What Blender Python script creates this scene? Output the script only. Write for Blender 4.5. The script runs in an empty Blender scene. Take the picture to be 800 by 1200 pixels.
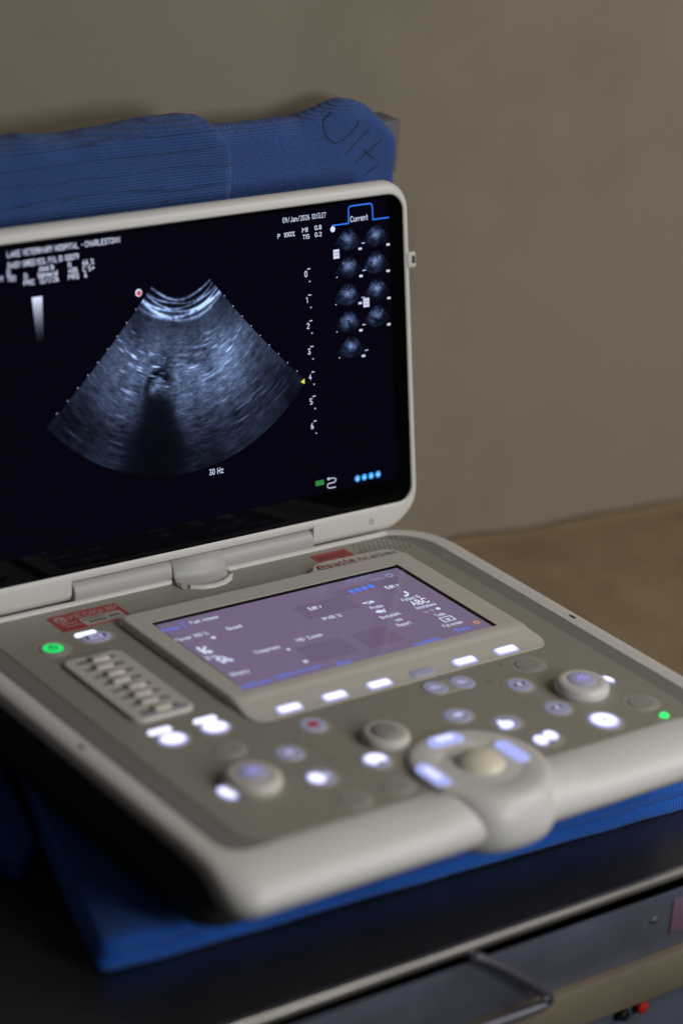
import bpy, bmesh, math, random
import numpy as np
from mathutils import Vector, Matrix, noise

MM = 0.001
random.seed(3)
rng = np.random.default_rng(11)
scene = bpy.context.scene
COL = scene.collection
for b in (bpy.data.objects, bpy.data.meshes):
    for d in list(b):
        b.remove(d)

# ------------------------------------------------------------------ materials
def lin(c):
    return tuple((x / 12.92 if x <= .04045 else ((x + .055) / 1.055) ** 2.4) for x in c)

def s8(r, g, b):
    return lin((r / 255, g / 255, b / 255))

MATS = {}
def mat(name, base, rough=.5, metal=0., emis=None, estr=1., spec=.5, grain=None, bump=None, coat=0., sheen=0., var=0.):
    """base colour with a little procedural variation; grain=(scale, strength) bump."""
    m = bpy.data.materials.new(name); m.use_nodes = True
    nt = m.node_tree; bs = nt.nodes['Principled BSDF']
    bs.inputs['Base Color'].default_value = (*base, 1)
    bs.inputs['Roughness'].default_value = rough
    bs.inputs['Metallic'].default_value = metal
    bs.inputs['Specular IOR Level'].default_value = spec
    bs.inputs['Coat Weight'].default_value = coat
    bs.inputs['Sheen Weight'].default_value = sheen
    bs.inputs['Sheen Roughness'].default_value = .5
    if emis:
        bs.inputs['Emission Color'].default_value = (*emis, 1)
        bs.inputs['Emission Strength'].default_value = estr
    tc = nt.nodes.new('ShaderNodeTexCoord')
    if var:
        n = nt.nodes.new('ShaderNodeTexNoise'); n.inputs['Scale'].default_value = 14; n.inputs['Detail'].default_value = 6
        nt.links.new(tc.outputs['Object'], n.inputs['Vector'])
        mx = nt.nodes.new('ShaderNodeMix'); mx.data_type = 'RGBA'
        mx.inputs['A'].default_value = (*[x * (1 - var) for x in base], 1)
        mx.inputs['B'].default_value = (*[min(1, x * (1 + var)) for x in base], 1)
        nt.links.new(n.outputs['Fac'], mx.inputs['Factor'])
        nt.links.new(mx.outputs['Result'], bs.inputs['Base Color'])
    if grain:
        n = nt.nodes.new('ShaderNodeTexNoise'); n.inputs['Scale'].default_value = grain[0]; n.inputs['Detail'].default_value = 3
        nt.links.new(tc.outputs['Object'], n.inputs['Vector'])
        bp = nt.nodes.new('ShaderNodeBump'); bp.inputs['Strength'].default_value = grain[1]; bp.inputs['Distance'].default_value = .0004
        nt.links.new(n.outputs['Fac'], bp.inputs['Height'])
        nt.links.new(bp.outputs['Normal'], bs.inputs['Normal'])
    MATS[name] = m
    return m

def emit(name, col, strength):
    return mat(name, (.02, .02, .02), .4, emis=col, estr=strength)

M_white = mat('white_plastic', (.74, .72, .67), .38, grain=(1800, .12), var=.04)
M_front = mat('bezel_plastic', (.66, .62, .545), .45, grain=(1800, .12), var=.04)
M_olive = mat('olive_panel', (.33, .315, .255), .42, grain=(2600, .25), var=.06)
M_strip = mat('dark_strip', (.24, .225, .20), .45, grain=(2600, .2), var=.05)
M_under = mat('dark_underbody', (.018, .018, .02), .6, grain=(900, .2))
M_hinge = mat('hinge_plastic', (.47, .46, .44), .4, grain=(1800, .1), var=.03)
M_glass = mat('black_glass', (.0015, .0015, .002), .05, spec=.12)
M_lcd = mat('lcd_black', (.001, .001, .0015), .05, emis=s8(12, 9, 30), estr=.35, spec=.12)
M_touch = mat('touch_display', (.01, .008, .012), .09, emis=s8(110, 95, 123), estr=1., spec=.5)
M_cell = mat('touch_cell', (.01, .008, .012), .09, emis=s8(103, 87, 114), estr=1., spec=.5)
M_groove = mat('button_groove', (.46, .44, .37), .4, var=.05)
M_cap = mat('button_cap', (.42, .42, .47), .32, emis=s8(135, 135, 185), estr=.24, grain=(900, .05))
M_rimlight = emit('rim_lavender', s8(150, 150, 190), .7)
M_capdim = mat('button_cap_dim', (.36, .35, .31), .4, grain=(900, .05))
M_grey = mat('grey_rubber', (.34, .325, .30), .55, grain=(1500, .2))
M_icon = emit('icon_lavender', s8(205, 205, 255), .85)
M_slot = mat('slot_shadow_grey', (.22, .205, .17), .6)
M_dark = mat('dark_print', (.03, .028, .03), .6)
M_lit = emit('lit_white', s8(226, 226, 255), 1.7)
M_edge = emit('lit_edge', s8(190, 190, 255), 1.0)
M_pill = emit('lit_pill', s8(176, 186, 255), .95)
M_pillc = emit('lit_pill_core', s8(225, 228, 255), 1.15)
M_lav = emit('lit_lavender', s8(165, 155, 235), .75)
M_green = emit('lit_green', s8(30, 225, 105), 1.0)
M_greenl = emit('led_green', s8(40, 240, 110), 1.6)
M_redp = mat('red_print', (.42, .02, .025), .45, var=.05)
M_redbtn = mat('red_symbol', (.42, .015, .015), .5, emis=s8(190, 30, 30), estr=.25)
M_stickw = mat('sticker_white', (.50, .44, .42), .5, var=.06)
M_redtxt = mat('logo_red', (.30, .012, .03), .45)
M_gtxt = mat('logo_grey', (.10, .09, .11), .45)
M_ball = mat('trackball', (.86, .78, .60), .3, grain=(800, .03))
M_tw = emit('screen_text', s8(214, 222, 250), 1.05)
M_tb = emit('screen_blue', s8(20, 120, 255), 1.0)
M_tb2 = emit('screen_dot_blue', s8(40, 165, 255), 1.1)
M_ty = emit('screen_yellow', s8(215, 225, 60), 1.0)
M_tg = emit('screen_green', s8(25, 125, 55), 1.0)
M_tr = emit('screen_red', s8(200, 40, 40), 1.0)
M_uw = emit('touch_text', s8(196, 206, 232), 1.15)
M_uW = emit('touch_text_bright', s8(225, 232, 245), 1.1)
M_ud = emit('touch_text_dim', s8(140, 145, 185), .8)
M_ub = emit('touch_text_blue', s8(78, 120, 240), 1.0)
M_uo = emit('touch_orange', s8(225, 150, 80), .9)

def vcol_mat(name, strength):
    m = bpy.data.materials.new(name); m.use_nodes = True
    nt = m.node_tree; bs = nt.nodes['Principled BSDF']
    bs.inputs['Base Color'].default_value = (.001, .001, .0015, 1); bs.inputs['Roughness'].default_value = .05
    bs.inputs['Specular IOR Level'].default_value = .12
    a = nt.nodes.new('ShaderNodeAttribute'); a.attribute_name = 'picture'
    nt.links.new(a.outputs['Color'], bs.inputs['Emission Color'])
    bs.inputs['Emission Strength'].default_value = strength
    return m
M_echo = vcol_mat('ultrasound_echo', 1.)

def towel_mat(name, c0, c1, scale, axis='X', dist=1.5, creases=0., strength=.6):
    m = bpy.data.materials.new(name); m.use_nodes = True
    nt = m.node_tree; L = nt.links.new; N = nt.nodes.new; bs = nt.nodes['Principled BSDF']
    bs.inputs['Roughness'].default_value = .95; bs.inputs['Specular IOR Level'].default_value = .1
    bs.inputs['Sheen Weight'].default_value = .15; bs.inputs['Sheen Roughness'].default_value = .6
    tc = N('ShaderNodeTexCoord')
    w = N('ShaderNodeTexWave'); w.bands_direction = axis; w.inputs['Scale'].default_value = scale
    w.inputs['Distortion'].default_value = dist; w.inputs['Detail'].default_value = 3; w.inputs['Detail Scale'].default_value = 2
    L(tc.outputs['Object'], w.inputs['Vector'])
    n = N('ShaderNodeTexNoise'); n.inputs['Scale'].default_value = 900; n.inputs['Detail'].default_value = 2
    L(tc.outputs['Object'], n.inputs['Vector'])
    big = N('ShaderNodeTexNoise'); big.inputs['Scale'].default_value = 22; big.inputs['Detail'].default_value = 5
    L(tc.outputs['Object'], big.inputs['Vector'])
    a = N('ShaderNodeMath'); a.operation = 'MULTIPLY_ADD'; a.inputs[1].default_value = .6
    L(w.outputs['Fac'], a.inputs[0]); L(n.outputs['Fac'], a.inputs[2])
    bp = N('ShaderNodeBump'); bp.inputs['Strength'].default_value = strength; bp.inputs['Distance'].default_value = .0012
    L(a.outputs[0], bp.inputs['Height']); L(bp.outputs['Normal'], bs.inputs['Normal'])
    f = N('ShaderNodeMath'); f.operation = 'MULTIPLY_ADD'; f.inputs[1].default_value = .6
    L(w.outputs['Fac'], f.inputs[0]); 
    g = N('ShaderNodeMath'); g.operation = 'MULTIPLY_ADD'; g.inputs[1].default_value = .9; g.inputs[2].default_value = -.2
    L(big.outputs['Fac'], g.inputs[0]); L(g.outputs[0], f.inputs[2])
    mx = N('ShaderNodeMix'); mx.data_type = 'RGBA'; mx.inputs['A'].default_value = (*c0, 1); mx.inputs['B'].default_value = (*c1, 1)
    L(f.outputs[0], mx.inputs['Factor'])
    last = mx.outputs['Result']
    if creases:
        # ladder lines and creases, crease shade darkened into the colour, each slightly wandering
        mp = N('ShaderNodeMapping'); mp.inputs['Scale'].default_value = (.3, 1, 1)
        L(tc.outputs['Object'], mp.inputs['Vector'])
        w2 = N('ShaderNodeTexWave'); w2.bands_direction = 'Z'; w2.inputs['Scale'].default_value = creases
        w2.inputs['Distortion'].default_value = 5.0; w2.inputs['Detail'].default_value = 4; w2.inputs['Detail Scale'].default_value = 1.6
        L(mp.outputs[0], w2.inputs['Vector'])
        r = N('ShaderNodeValToRGB'); r.color_ramp.elements[0].position = .0; r.color_ramp.elements[0].color = (.42, .42, .42, 1)
        r.color_ramp.elements[1].position = .06; r.color_ramp.elements[1].color = (1, 1, 1, 1)
        L(w2.outputs['Fac'], r.inputs['Fac'])
        mu = N('ShaderNodeMix'); mu.data_type = 'RGBA'; mu.blend_type = 'MULTIPLY'; mu.inputs['Factor'].default_value = .62
        L(last, mu.inputs['A']); L(r.outputs['Color'], mu.inputs['B']); last = mu.outputs['Result']
    L(last, bs.inputs['Base Color'])
    return m
M_towel_l = towel_mat('blue_cotton_blanket', (.018, .062, .235), (.044, .115, .34), 150, 'Z', 1.2, creases=26, strength=1.)
M_towel_r = towel_mat('blue_terry', (.020, .066, .26), (.052, .128, .39), 190, 'Z', 3, strength=.9)
M_towel_f = towel_mat('blue_ribbed_towel', (.005, .072, .40), (.014, .17, .72), 130, 'X', .8, strength=1.)
M_tan = towel_mat('tan_blanket_cloth', (.20, .135, .062), (.38, .265, .135), 190, 'Y', 3, strength=.8)

def wall_mat():
    m = bpy.data.materials.new('painted_wall'); m.use_nodes = True
    nt = m.node_tree; L = nt.links.new; N = nt.nodes.new; bs = nt.nodes['Principled BSDF']
    bs.inputs['Roughness'].default_value = .75; bs.inputs['Specular IOR Level'].default_value = .25
    tc = N('ShaderNodeTexCoord')
    n = N('ShaderNodeTexNoise'); n.inputs['Scale'].default_value = 7; n.inputs['Detail'].default_value = 8; n.inputs['Roughness'].default_value = .6
    L(tc.outputs['Object'], n.inputs['Vector'])
    r = N('ShaderNodeValToRGB'); e = r.color_ramp.elements
    e[0].position = .28; e[0].color = (.245, .202, .147, 1); e[1].position = .5; e[1].color = (.285, .238, .176, 1)
    L(n.outputs['Fac'], r.inputs['Fac'])
    L(r.outputs['Color'], bs.inputs['Base Color'])
    n2 = N('ShaderNodeTexNoise'); n2.inputs['Scale'].default_value = 350; n2.inputs['Detail'].default_value = 4
    L(tc.outputs['Object'], n2.inputs['Vector'])
    bp = N('ShaderNodeBump'); bp.inputs['Strength'].default_value = .15; bp.inputs['Distance'].default_value = .001
    L(n2.outputs['Fac'], bp.inputs['Height']); L(bp.outputs['Normal'], bs.inputs['Normal'])
    return m
M_wall = wall_mat()

def steel_mat(name, base, r0, r1, metal=.9):
    m = bpy.data.materials.new(name); m.use_nodes = True
    nt = m.node_tree; L = nt.links.new; N = nt.nodes.new; bs = nt.nodes['Principled BSDF']
    bs.inputs['Base Color'].default_value = (*base, 1); bs.inputs['Metallic'].default_value = metal
    tc = N('ShaderNodeTexCoord'); mp = N('ShaderNodeMapping'); mp.inputs['Scale'].default_value = (6, 220, 220)
    L(tc.outputs['Object'], mp.inputs['Vector'])
    n = N('ShaderNodeTexNoise'); n.inputs['Scale'].default_value = 3; n.inputs['Detail'].default_value = 5
    L(mp.outputs[0], n.inputs['Vector'])
    mr = N('ShaderNodeMapRange'); mr.inputs['To Min'].default_value = r0; mr.inputs['To Max'].default_value = r1
    L(n.outputs['Fac'], mr.inputs['Value']); L(mr.outputs[0], bs.inputs['Roughness'])
    n2 = N('ShaderNodeTexNoise'); n2.inputs['Scale'].default_value = 30; n2.inputs['Detail'].default_value = 5
    L(tc.outputs['Object'], n2.inputs['Vector'])
    mx = N('ShaderNodeMix'); mx.data_type = 'RGBA'
    mx.inputs['A'].default_value = (*[x * .7 for x in base], 1); mx.inputs['B'].default_value = (*[x * 1.3 for x in base], 1)
    L(n2.outputs['Fac'], mx.inputs['Factor']); L(mx.outputs['Result'], bs.inputs['Base Color'])
    return m
M_steel = steel_mat('worn_steel', (.10, .095, .095), .28, .46, .85)
M_apron = steel_mat('drawer_steel', (.17, .185, .25), .34, .48, .6)
M_trim = steel_mat('bright_trim', (.62, .58, .52), .3, .45)
M_highlight = steel_mat('highlight_metal', (.13, .13, .15), .40, .55, .7)  # for the added wire and stud that imitate highlights
M_ledge = mat('beige_ledge', (.17, .135, .09), .6, var=.3, grain=(200, .2))
M_panelb = mat('blue_grey_panel', (.07, .085, .115), .4, var=.2)
M_redk = mat('red_knob_plastic', (.42, .02, .015), .35)
M_blackk = mat('black_knob_plastic', (.008, .008, .009), .4)
M_box = mat('grey_card', (.13, .13, .14), .7, var=.08, grain=(300, .1))
M_boxlid = mat('grey_card_seam', (.09, .085, .08), .8)
M_ink = mat('marker_ink', (.016, .028, .085), .8)
M_stk = mat('faded_label', (.16, .09, .14), .6, var=.3)

# ------------------------------------------------------------------ mesh builder
ORIGIN = {}
class MB:
    def __init__(s): s.v = []; s.f = []; s.mi = []
    def add(s, vs, fs, mi=0):
        o = len(s.v); s.v += [tuple(p) for p in vs]; s.f += [tuple(i + o for i in f) for f in fs]; s.mi += [mi] * len(fs); return s
    def loft(s, rings, cap0=True, cap1=True, mi=0, closed=True):
        n = len(rings[0]); vs = [p for r in rings for p in r]; fs = []
        for k in range(len(rings) - 1):
            for i in range(n if closed else n - 1):
                j = (i + 1) % n
                fs.append((k * n + i, k * n + j, (k + 1) * n + j, (k + 1) * n + i))
        if cap0: fs.append(tuple(reversed(range(n))))
        if cap1: fs.append(tuple(range((len(rings) - 1) * n, len(rings) * n)))
        return s.add(vs, fs, mi)
    def grid(s, pts, nx, ny, mi=0):
        return s.add(pts, [(j * nx + i, j * nx + i + 1, (j + 1) * nx + i + 1, (j + 1) * nx + i) for j in range(ny - 1) for i in range(nx - 1)], mi)
    def tube(s, pts, r, n=10, mi=0, flat=None):
        pts = [Vector(p) for p in pts]; rings = []
        for i, p in enumerate(pts):
            d = (pts[min(i + 1, len(pts) - 1)] - pts[max(i - 1, 0)]).normalized()
            a = d.orthogonal().normalized() if flat is None else Vector(flat)
            b = d.cross(a).normalized(); a = b.cross(d)
            rings.append([p + (a * math.cos(t) + b * math.sin(t)) * r for t in [2 * math.pi * k / n for k in range(n)]])
        return s.loft(rings, mi=mi)
    def box(s, x0, x1, y0, y1, z0, z1, bev=1., mi=0):
        return s.loft([rrect(x0 + d, x1 - d, y0 + d, y1 - d, max(bev, .05), z, n=3) for d, z in
                       ((bev, z0), (bev * .3, z0 + bev * .3), (0, z0 + bev), (0, z1 - bev), (bev * .3, z1 - bev * .3), (bev, z1))], mi=mi)
    def rev(s, cx, cy, prof, n=32, ax=1., ay=1., mi=0, rot=0.):
        c, q = math.cos(rot), math.sin(rot); rings = []
        for r, z in prof:
            rg = []
            for k in range(n):
                t = 2 * math.pi * k / n; x, y = r * ax * math.cos(t), r * ay * math.sin(t)
                rg.append((cx + x * c - y * q, cy + x * q + y * c, z))
            rings.append(rg)
        return s.loft(rings, mi=mi)
    def mapv(s, fn): s.v = [tuple(fn(*p)) for p in s.v]; return s
    def build(s, name, mats, parent=None, origin=None, smooth=40):
        me = bpy.data.meshes.new(name)
        mats = mats if isinstance(mats, (list, tuple)) else [mats]
        po = ORIGIN.get(parent, Vector((0, 0, 0))) if parent else Vector((0, 0, 0))
        if origin is None:
            if parent: origin = po
            else:
                a = np.array(s.v); origin = Vector((float(a[:, 0].mean()), float(a[:, 1].mean()), float(a[:, 2].min())))
        origin = Vector(origin)
        me.from_pydata([((p[0] - origin[0]) * MM, (p[1] - origin[1]) * MM, (p[2] - origin[2]) * MM) for p in s.v], [], s.f)
        for m in mats: me.materials.append(m)
        me.polygons.foreach_set('material_index', s.mi)
        bm = bmesh.new(); bm.from_mesh(me); bmesh.ops.recalc_face_normals(bm, faces=bm.faces); bm.to_mesh(me); bm.free()
        if smooth:
            me.polygons.foreach_set('use_smooth', [True] * len(me.polygons))
            me.set_sharp_from_angle(angle=math.radians(smooth))
        me.update()
        o = bpy.data.objects.new(name, me); COL.objects.link(o)
        if parent: o.parent = parent
        o.location = (origin - po) * MM
        ORIGIN[o] = origin
        return o

def rrect(x0, x1, y0, y1, r, z=0., n=6, m=1, ex=None):
    """rounded rectangle ring, counter-clockwise; r scalar or (FL, FR, BR, BL); m edge subdivisions; ex extra xs on the front edge."""
    if not isinstance(r, (tuple, list)): r = (r,) * 4
    C = [((x0 + r[0], y0 + r[0]), 180, r[0]), ((x1 - r[1], y0 + r[1]), 270, r[1]), ((x1 - r[2], y1 - r[2]), 0, r[2]), ((x0 + r[3], y1 - r[3]), 90, r[3])]
    pts = []
    for k, ((cx, cy), a0, rr) in enumerate(C):
        for i in range(n + 1):
            a = math.radians(a0 + 90 * i / n); pts.append((cx + rr * math.cos(a), cy + rr * math.sin(a), z))
        (nx, ny), na, nr = C[(k + 1) % 4]
        e = (nx + nr * math.cos(math.radians(na)), ny + nr * math.sin(math.radians(na)))
        st = pts[-1]
        if k == 0 and ex:
            for x in ex: pts.append((x, y0, z))
        else:
            for i in range(1, m):
                t = i / m; pts.append((st[0] + (e[0] - st[0]) * t, st[1] + (e[1] - st[1]) * t, z))
    return pts

def slab(mb, x0, x1, y0, y1, r, z0, z1, bev=.4, mi=0, n=6):
    return mb.loft([rrect(x0, x1, y0, y1, r, z0, n), rrect(x0, x1, y0, y1, r, z1 - bev, n),
                    rrect(x0 + bev, x1 - bev, y0 + bev, y1 - bev, [max(.05, q - bev) for q in (r if isinstance(r, (tuple, list)) else (r,) * 4)], z1, n)], mi=mi)

GLYPHS = dict(zip('ABCDEFGHIJKLMNOPQRSTUVWXYZ', """02 28 42;14 34|02 08 28 37 36 25 44 43 32 02;05 25|47 38 18 07 03 12 32 43|02 08 28 46 44 22 02|48 08 02 42;05 35|48 08 02;05 35|47 38 18 07 03 12 32 43 45 25|08 02;48 42;05 45|08 02|38 33 22 12 03|08 02;48 05 42|08 02 42|02 08 25 48 42|02 08 42 48|18 38 47 43 32 12 03 07 18|02 08 38 47 46 35 05|18 38 47 43 32 12 03 07 18;24 42|02 08 38 47 46 35 05;25 42|47 38 18 07 06 15 35 44 43 32 12 03|08 48;28 22|08 03 12 32 43 48|08 22 48|08 12 26 32 48|08 42;48 02|08 25 48;25 22|08 48 02 42""".split('|')))
GLYPHS.update(zip('abcdefghijklmnopqrstuvwxyz', """06 26 35 32;34 14 03 12 22 33|08 02;05 16 26 35 33 22 12 03|35 26 16 05 03 12 22 33|38 32;35 26 16 05 03 12 22 33|04 34 35 26 16 05 03 12 32|28 17 12;06 26|36 31 20 00;35 26 16 05 03 12 22 33|08 02;05 16 26 35 32|06 02;08 07|16 11 00;18 17|08 02;36 04 32|08 02|06 02;05 16 25 22;25 36 45 42|06 02;05 16 26 35 32|16 26 35 33 22 12 03 05 16|06 00;05 16 26 35 33 22 12 03|36 30;35 26 16 05 03 12 22 33|06 02;04 15 26|35 26 16 05 14 24 33 22 12 03|18 13 22;06 26|06 03 12 22 33;36 32|06 22 46|06 12 25 32 46|06 32;36 02|06 22;46 10|06 36 02 32""".split('|')))
GLYPHS.update(zip('0123456789', """18 28 37 33 22 12 03 07 18|07 18 12|07 18 28 37 36 02 32|08 38 15 25 34 33 22 12 03|22 28 04 34|38 08 05 25 34 33 22 02|28 17 05 03 12 22 33 34 25 15 04|08 38 12|18 28 37 36 25 15 06 07 18;15 04 03 12 22 33 34 25|36 25 15 06 07 18 28 37 34 12""".split('|')))
GLYPHS.update({'-': '15 35', ':': '05 06;03 02', '/': '02 38', '.': '02 03', ',': '13 01', '%': '02 48;07 08 18 17 07;33 43 42 32 33', '(': '18 06 04 12', ')': '08 16 14 02', '+': '23 27;05 45', '>': '07 35 03'})

def text_geo(s, sw):
    """single-stroke sans lettering on a 4 x 6 grid; every stroke is one mitred strip."""
    V, F, x0 = [], [], 0.
    for ch in s:
        if ch == ' ': x0 += 3.; continue
        wmax = 0
        for k, pl in enumerate(GLYPHS[ch].split(';')):
            P = [Vector((int(a[0]), int(a[1]) - 2)) for a in pl.split()]; wmax = max(wmax, max(p.x for p in P))
            cl = (P[0] - P[-1]).length < .01; n = len(P); b = len(V)
            for i, p in enumerate(P):
                d0 = (p - P[i - 1]).normalized() if i > 0 else ((P[0] - P[-2]).normalized() if cl else (P[1] - p).normalized())
                d1 = (P[i + 1] - p).normalized() if i < n - 1 else ((P[1] - P[0]).normalized() if cl else d0)
                m = (d0 + d1); m = m.normalized() if m.length > .2 else d0
                nn = Vector((-m.y, m.x)); sc = min(1.6, 1 / max(.35, nn.dot(Vector((-d0.y, d0.x)))))
                e = Vector((0, 0))
                if not cl and i == 0: e = -d1 * sw * .45
                if not cl and i == n - 1: e = d0 * sw * .45
                for sg in (-1, 1):
                    q = p + e + nn * sw * .5 * sc * sg; V.append((x0 + q.x, q.y, .004 * k))
            for i in range(n - 1): F.append((b + 2 * i, b + 2 * i + 2, b + 2 * i + 3, b + 2 * i + 1))
        x0 += wmax + 1.9
    return V, F, x0 - 1.9

def put_text(mb, s, x, y, z, w=None, h=3., align='c', mi=0, slant=0., bold=.012):
    v, f, tw = text_geo(s, .62 + bold * 8); sy = h / 6.
    sx = (w / tw) if w else sy * .95
    ox = x - tw * sx / 2 if align == 'c' else x
    mb.add([(ox + a * sx + slant * b * sy, y - h / 2 + b * sy, z + c) for a, b, c in v], f, mi)
    return mb

def ring2(mb, x, y, r0, r1, z, n=20, mi=0):
    for i in range(n):
        a, b = 2 * math.pi * i / n, 2 * math.pi * (i + 1) / n
        mb.add([(x + r * math.cos(t), y + r * math.sin(t), z) for r, t in ((r0, a), (r1, a), (r1, b), (r0, b))], [(0, 1, 2, 3)], mi)
def disc(mb, x, y, r, z, n=20, ax=1., ay=1., mi=0):
    mb.add([(x + ax * r * math.cos(2 * math.pi * i / n), y + ay * r * math.sin(2 * math.pi * i / n), z) for i in range(n)], [tuple(range(n))], mi)
def rect(mb, x0, x1, y0, y1, z, mi=0): mb.add([(x0, y0, z), (x1, y0, z), (x1, y1, z), (x0, y1, z)], [(0, 1, 2, 3)], mi)

# ------------------------------------------------------------------ objects' bookkeeping
def tag(o, label=None, cat=None, group=None, kind=None):
    if label: o['label'] = label
    if cat: o['category'] = cat
    if group: o['group'] = group
    if kind: o['kind'] = kind
    return o

def empty(name, loc):
    o = bpy.data.objects.new(name, None); COL.objects.link(o); o.location = Vector(loc) * MM; o.empty_display_size = .02
    ORIGIN[o] = Vector(loc); return o

def sstep(t): t = max(0., min(1., t)); return t * t * (3 - 2 * t)
def nz(x, y, z=0., s=1.): return noise.noise(Vector((x * s, y * s, z)))

BENCH_Z = -92.
WALL_Y = 213.
def wall_y(x): return 211 - .0987 * (x - 340)

# ------------------------------------------------------------------ setting: wall
tag(MB().loft([[(-2600, wall_y(-2600), z), (2600, wall_y(2600), z), (2600, wall_y(2600) + 90, z), (-2600, wall_y(-2600) + 90, z)] for z in (-900, 1700)]).build('wall', M_wall), kind='structure')

# ------------------------------------------------------------------ bench
bench = tag(empty('steel_bench', (0, 0, -420)), 'dark steel bench with a bright front edge and drawers below, under the towels', 'bench')
MB().loft([[(-1100, -246, z), (1400, -246, z), (1400, wall_y(1400) - 2, z), (-1100, wall_y(-1100) - 2, z)] for z in (BENCH_Z - 16, BENCH_Z)]).build('bench_top', M_steel, bench)
mb = MB()
prof = [(-246.2, -91.4), (-248.5, -90.6), (-250.6, -91.2), (-251.6, -93), (-251.5, -95.5), (-250.2, -97.2), (-247, -98)]
mb.loft([[(x, y, z) for y, z in prof] for x in (-1100, 1400)])
mb.build('front_trim', M_trim, bench)
MB().box(-1095, 1395, -246, -236, -152.6, -98.3, 1.5).build('drawer_front', M_apron, bench)
MB().box(-1095, 1395, -252, -150, -183, -153, 2).build('ledge', M_ledge, bench)
lp = MB().box(-1095, 1395, -244, -150, -420, -183.5, 2).build('lower_panel', M_panelb, bench)
for x, z, m, lb in ((129.8, -189.6, M_redk, 'round red knob'), (114.0, -190.2, M_blackk, 'round black knob')):
    k = MB().rev(0, 0, [(4.2, 0), (4.6, .8), (4.6, 4), (4.0, 5.4), (2.6, 6.1), (.2, 6.3)], 24).mapv(lambda a, b, c, x=x, z=z: (x + a, -244 - c, z + b))
    tag(k.build('knob', m, lp), lb)
# added bent wire standing in for a highlight streak on the drawer front
hp = [(-25, -247, -98.5), (-23, -252, -100), (-8, -255, -109), (12, -257, -123.5), (28, -257.5, -137), (37, -257, -146), (36, -256, -150), (26, -256, -151.5), (-22, -256, -150.5), (-150, -254.5, -148.5), (-156, -247, -148.5)]
def smooth_path(p, k=5):
    p = [Vector(q) for q in p]; out = []
    for i in range(len(p) - 1):
        a, b, c, d = p[max(0, i - 1)], p[i], p[i + 1], p[min(len(p) - 1, i + 2)]
        for j in range(k):
            t = j / k
            out.append(.5 * ((2 * b) + (c - a) * t + (2 * a - 5 * b + 4 * c - d) * t * t + (3 * b - a - 3 * c + d) * t ** 3))
    out.append(p[-1]); return out
MB().tube(smooth_path(hp), 3.4, 14).build('highlight_wire', M_highlight, bench)
MB().box(146, 168, -247, -245.4, -141, -116, .3).build('label_sticker', M_stk, bench)
mb = MB().rev(0, 0, [(2.4, 0), (2.4, .8), (1.6, 1.4), (.2, 1.6)], 20).mapv(lambda a, b, c: (131.5 + a * 1.6, -246 - c, -126 + b))
mb.build('highlight_stud', M_highlight, bench)  # added stud in place of a bright spot of reflected light

# ------------------------------------------------------------------ tan blanket on the bench, right of the machine
def tan():
    nx, ny = 130, 64; pts = []
    for j in range(ny):
        for i in range(nx):
            x = 236 + 1080 * (i / (nx - 1)) ** 1.3; yw = wall_y(x) - 1.5; y = -236 + (yw + 236) * j / (ny - 1)
            y2 = y; db = yw - y
            z = -78 + 3.2 * nz(x, y, 2, .012) + 1.4 * nz(x, y, 5, .04)
            # soft folds running away to the right
            q = (y - 40) - .10 * (x - 400); z += 6.0 * math.exp(-((q - 20) / 9) ** 2) * sstep((x - 420) / 120) + 5.5 * math.exp(-((q + 26) / 10) ** 2) * sstep((x - 380) / 160) + 5.0 * math.exp(-((q + 75) / 13) ** 2) * sstep((x - 330) / 200)
            e = min((x - 236) / 14, (y + 236) / 14)
            z = BENCH_Z + .8 + (z - BENCH_Z) * math.sqrt(max(0., 1 - (1 - min(1, e)) ** 2)) * (1 - .75 * (1 - sstep(db / 85))) + 4.5 * (1 - sstep(db / 16)) * (.6 + .8 * nz(x, 3, 1, .016))
            pts.append((x, y2, z))
    o = MB().grid(pts, nx, ny).build('tan_blanket', M_tan, smooth=180)
    sm = o.modifiers.new('thickness', 'SOLIDIFY'); sm.thickness = .001; sm.offset = 0
    tag(o, 'rumpled brown tan blanket lying on the bench to the right of the machine', 'blanket')
tan()

# ------------------------------------------------------------------ blue towels under the machine
def cloth_slab(mb, poly, z0, z1, rnd=6., wob=1.2, seed=0, layers=1, nseg=26):
    """folded cloth: polygon outline resampled, rounded edge profile, gentle wobble; every layer bulges on its own."""
    P = [Vector((a, b, 0)) for a, b in poly]; ring = []
    for i in range(len(P)):
        a, b = P[i], P[(i + 1) % len(P)]
        for k in range(nseg):
            t = k / nseg; ring.append(a.lerp(b, t))
    # round the corners a little
    for _ in range(2):
        ring = [(ring[i - 1] + ring[i] * 2 + ring[(i + 1) % len(ring)]) / 4 for i in range(len(ring))]
    c = sum(ring, Vector()) / len(ring)
    H = (z1 - z0) / layers; rings = []
    def off(d, z):
        out = []
        for p in ring:
            v = (p - c); l = v.length
            q = c + v * ((l - d) / l)
            out.append((q.x + wob * nz(q.x, q.y, seed + z * .1, .03), q.y + wob * nz(q.y, q.x, seed + 7 + z * .1, .03), z + .8 * nz(q.x, q.y, seed, .02)))
        return out
    rings.append(off(rnd * 2, z0))
    for L in range(layers):
        b = z0 + L * H
        for k in range(9):
            t = -math.pi / 2 + math.pi * k / 8
            rings.append(off(min(rnd, H / 2) * (1 - math.cos(t)) + 0.6 * L * (L % 2), b + H / 2 + H / 2 * math.sin(t) * .98))
    top = z1
    for f in (.75, .5, .25, .08):
        out = []
        for p in ring:
            q = c + (p - c) * f
            out.append((q.x, q.y, top + 1. * nz(q.x, q.y, seed + 3, .02)))
        rings.append(out)
    return mb.loft(rings)
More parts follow.
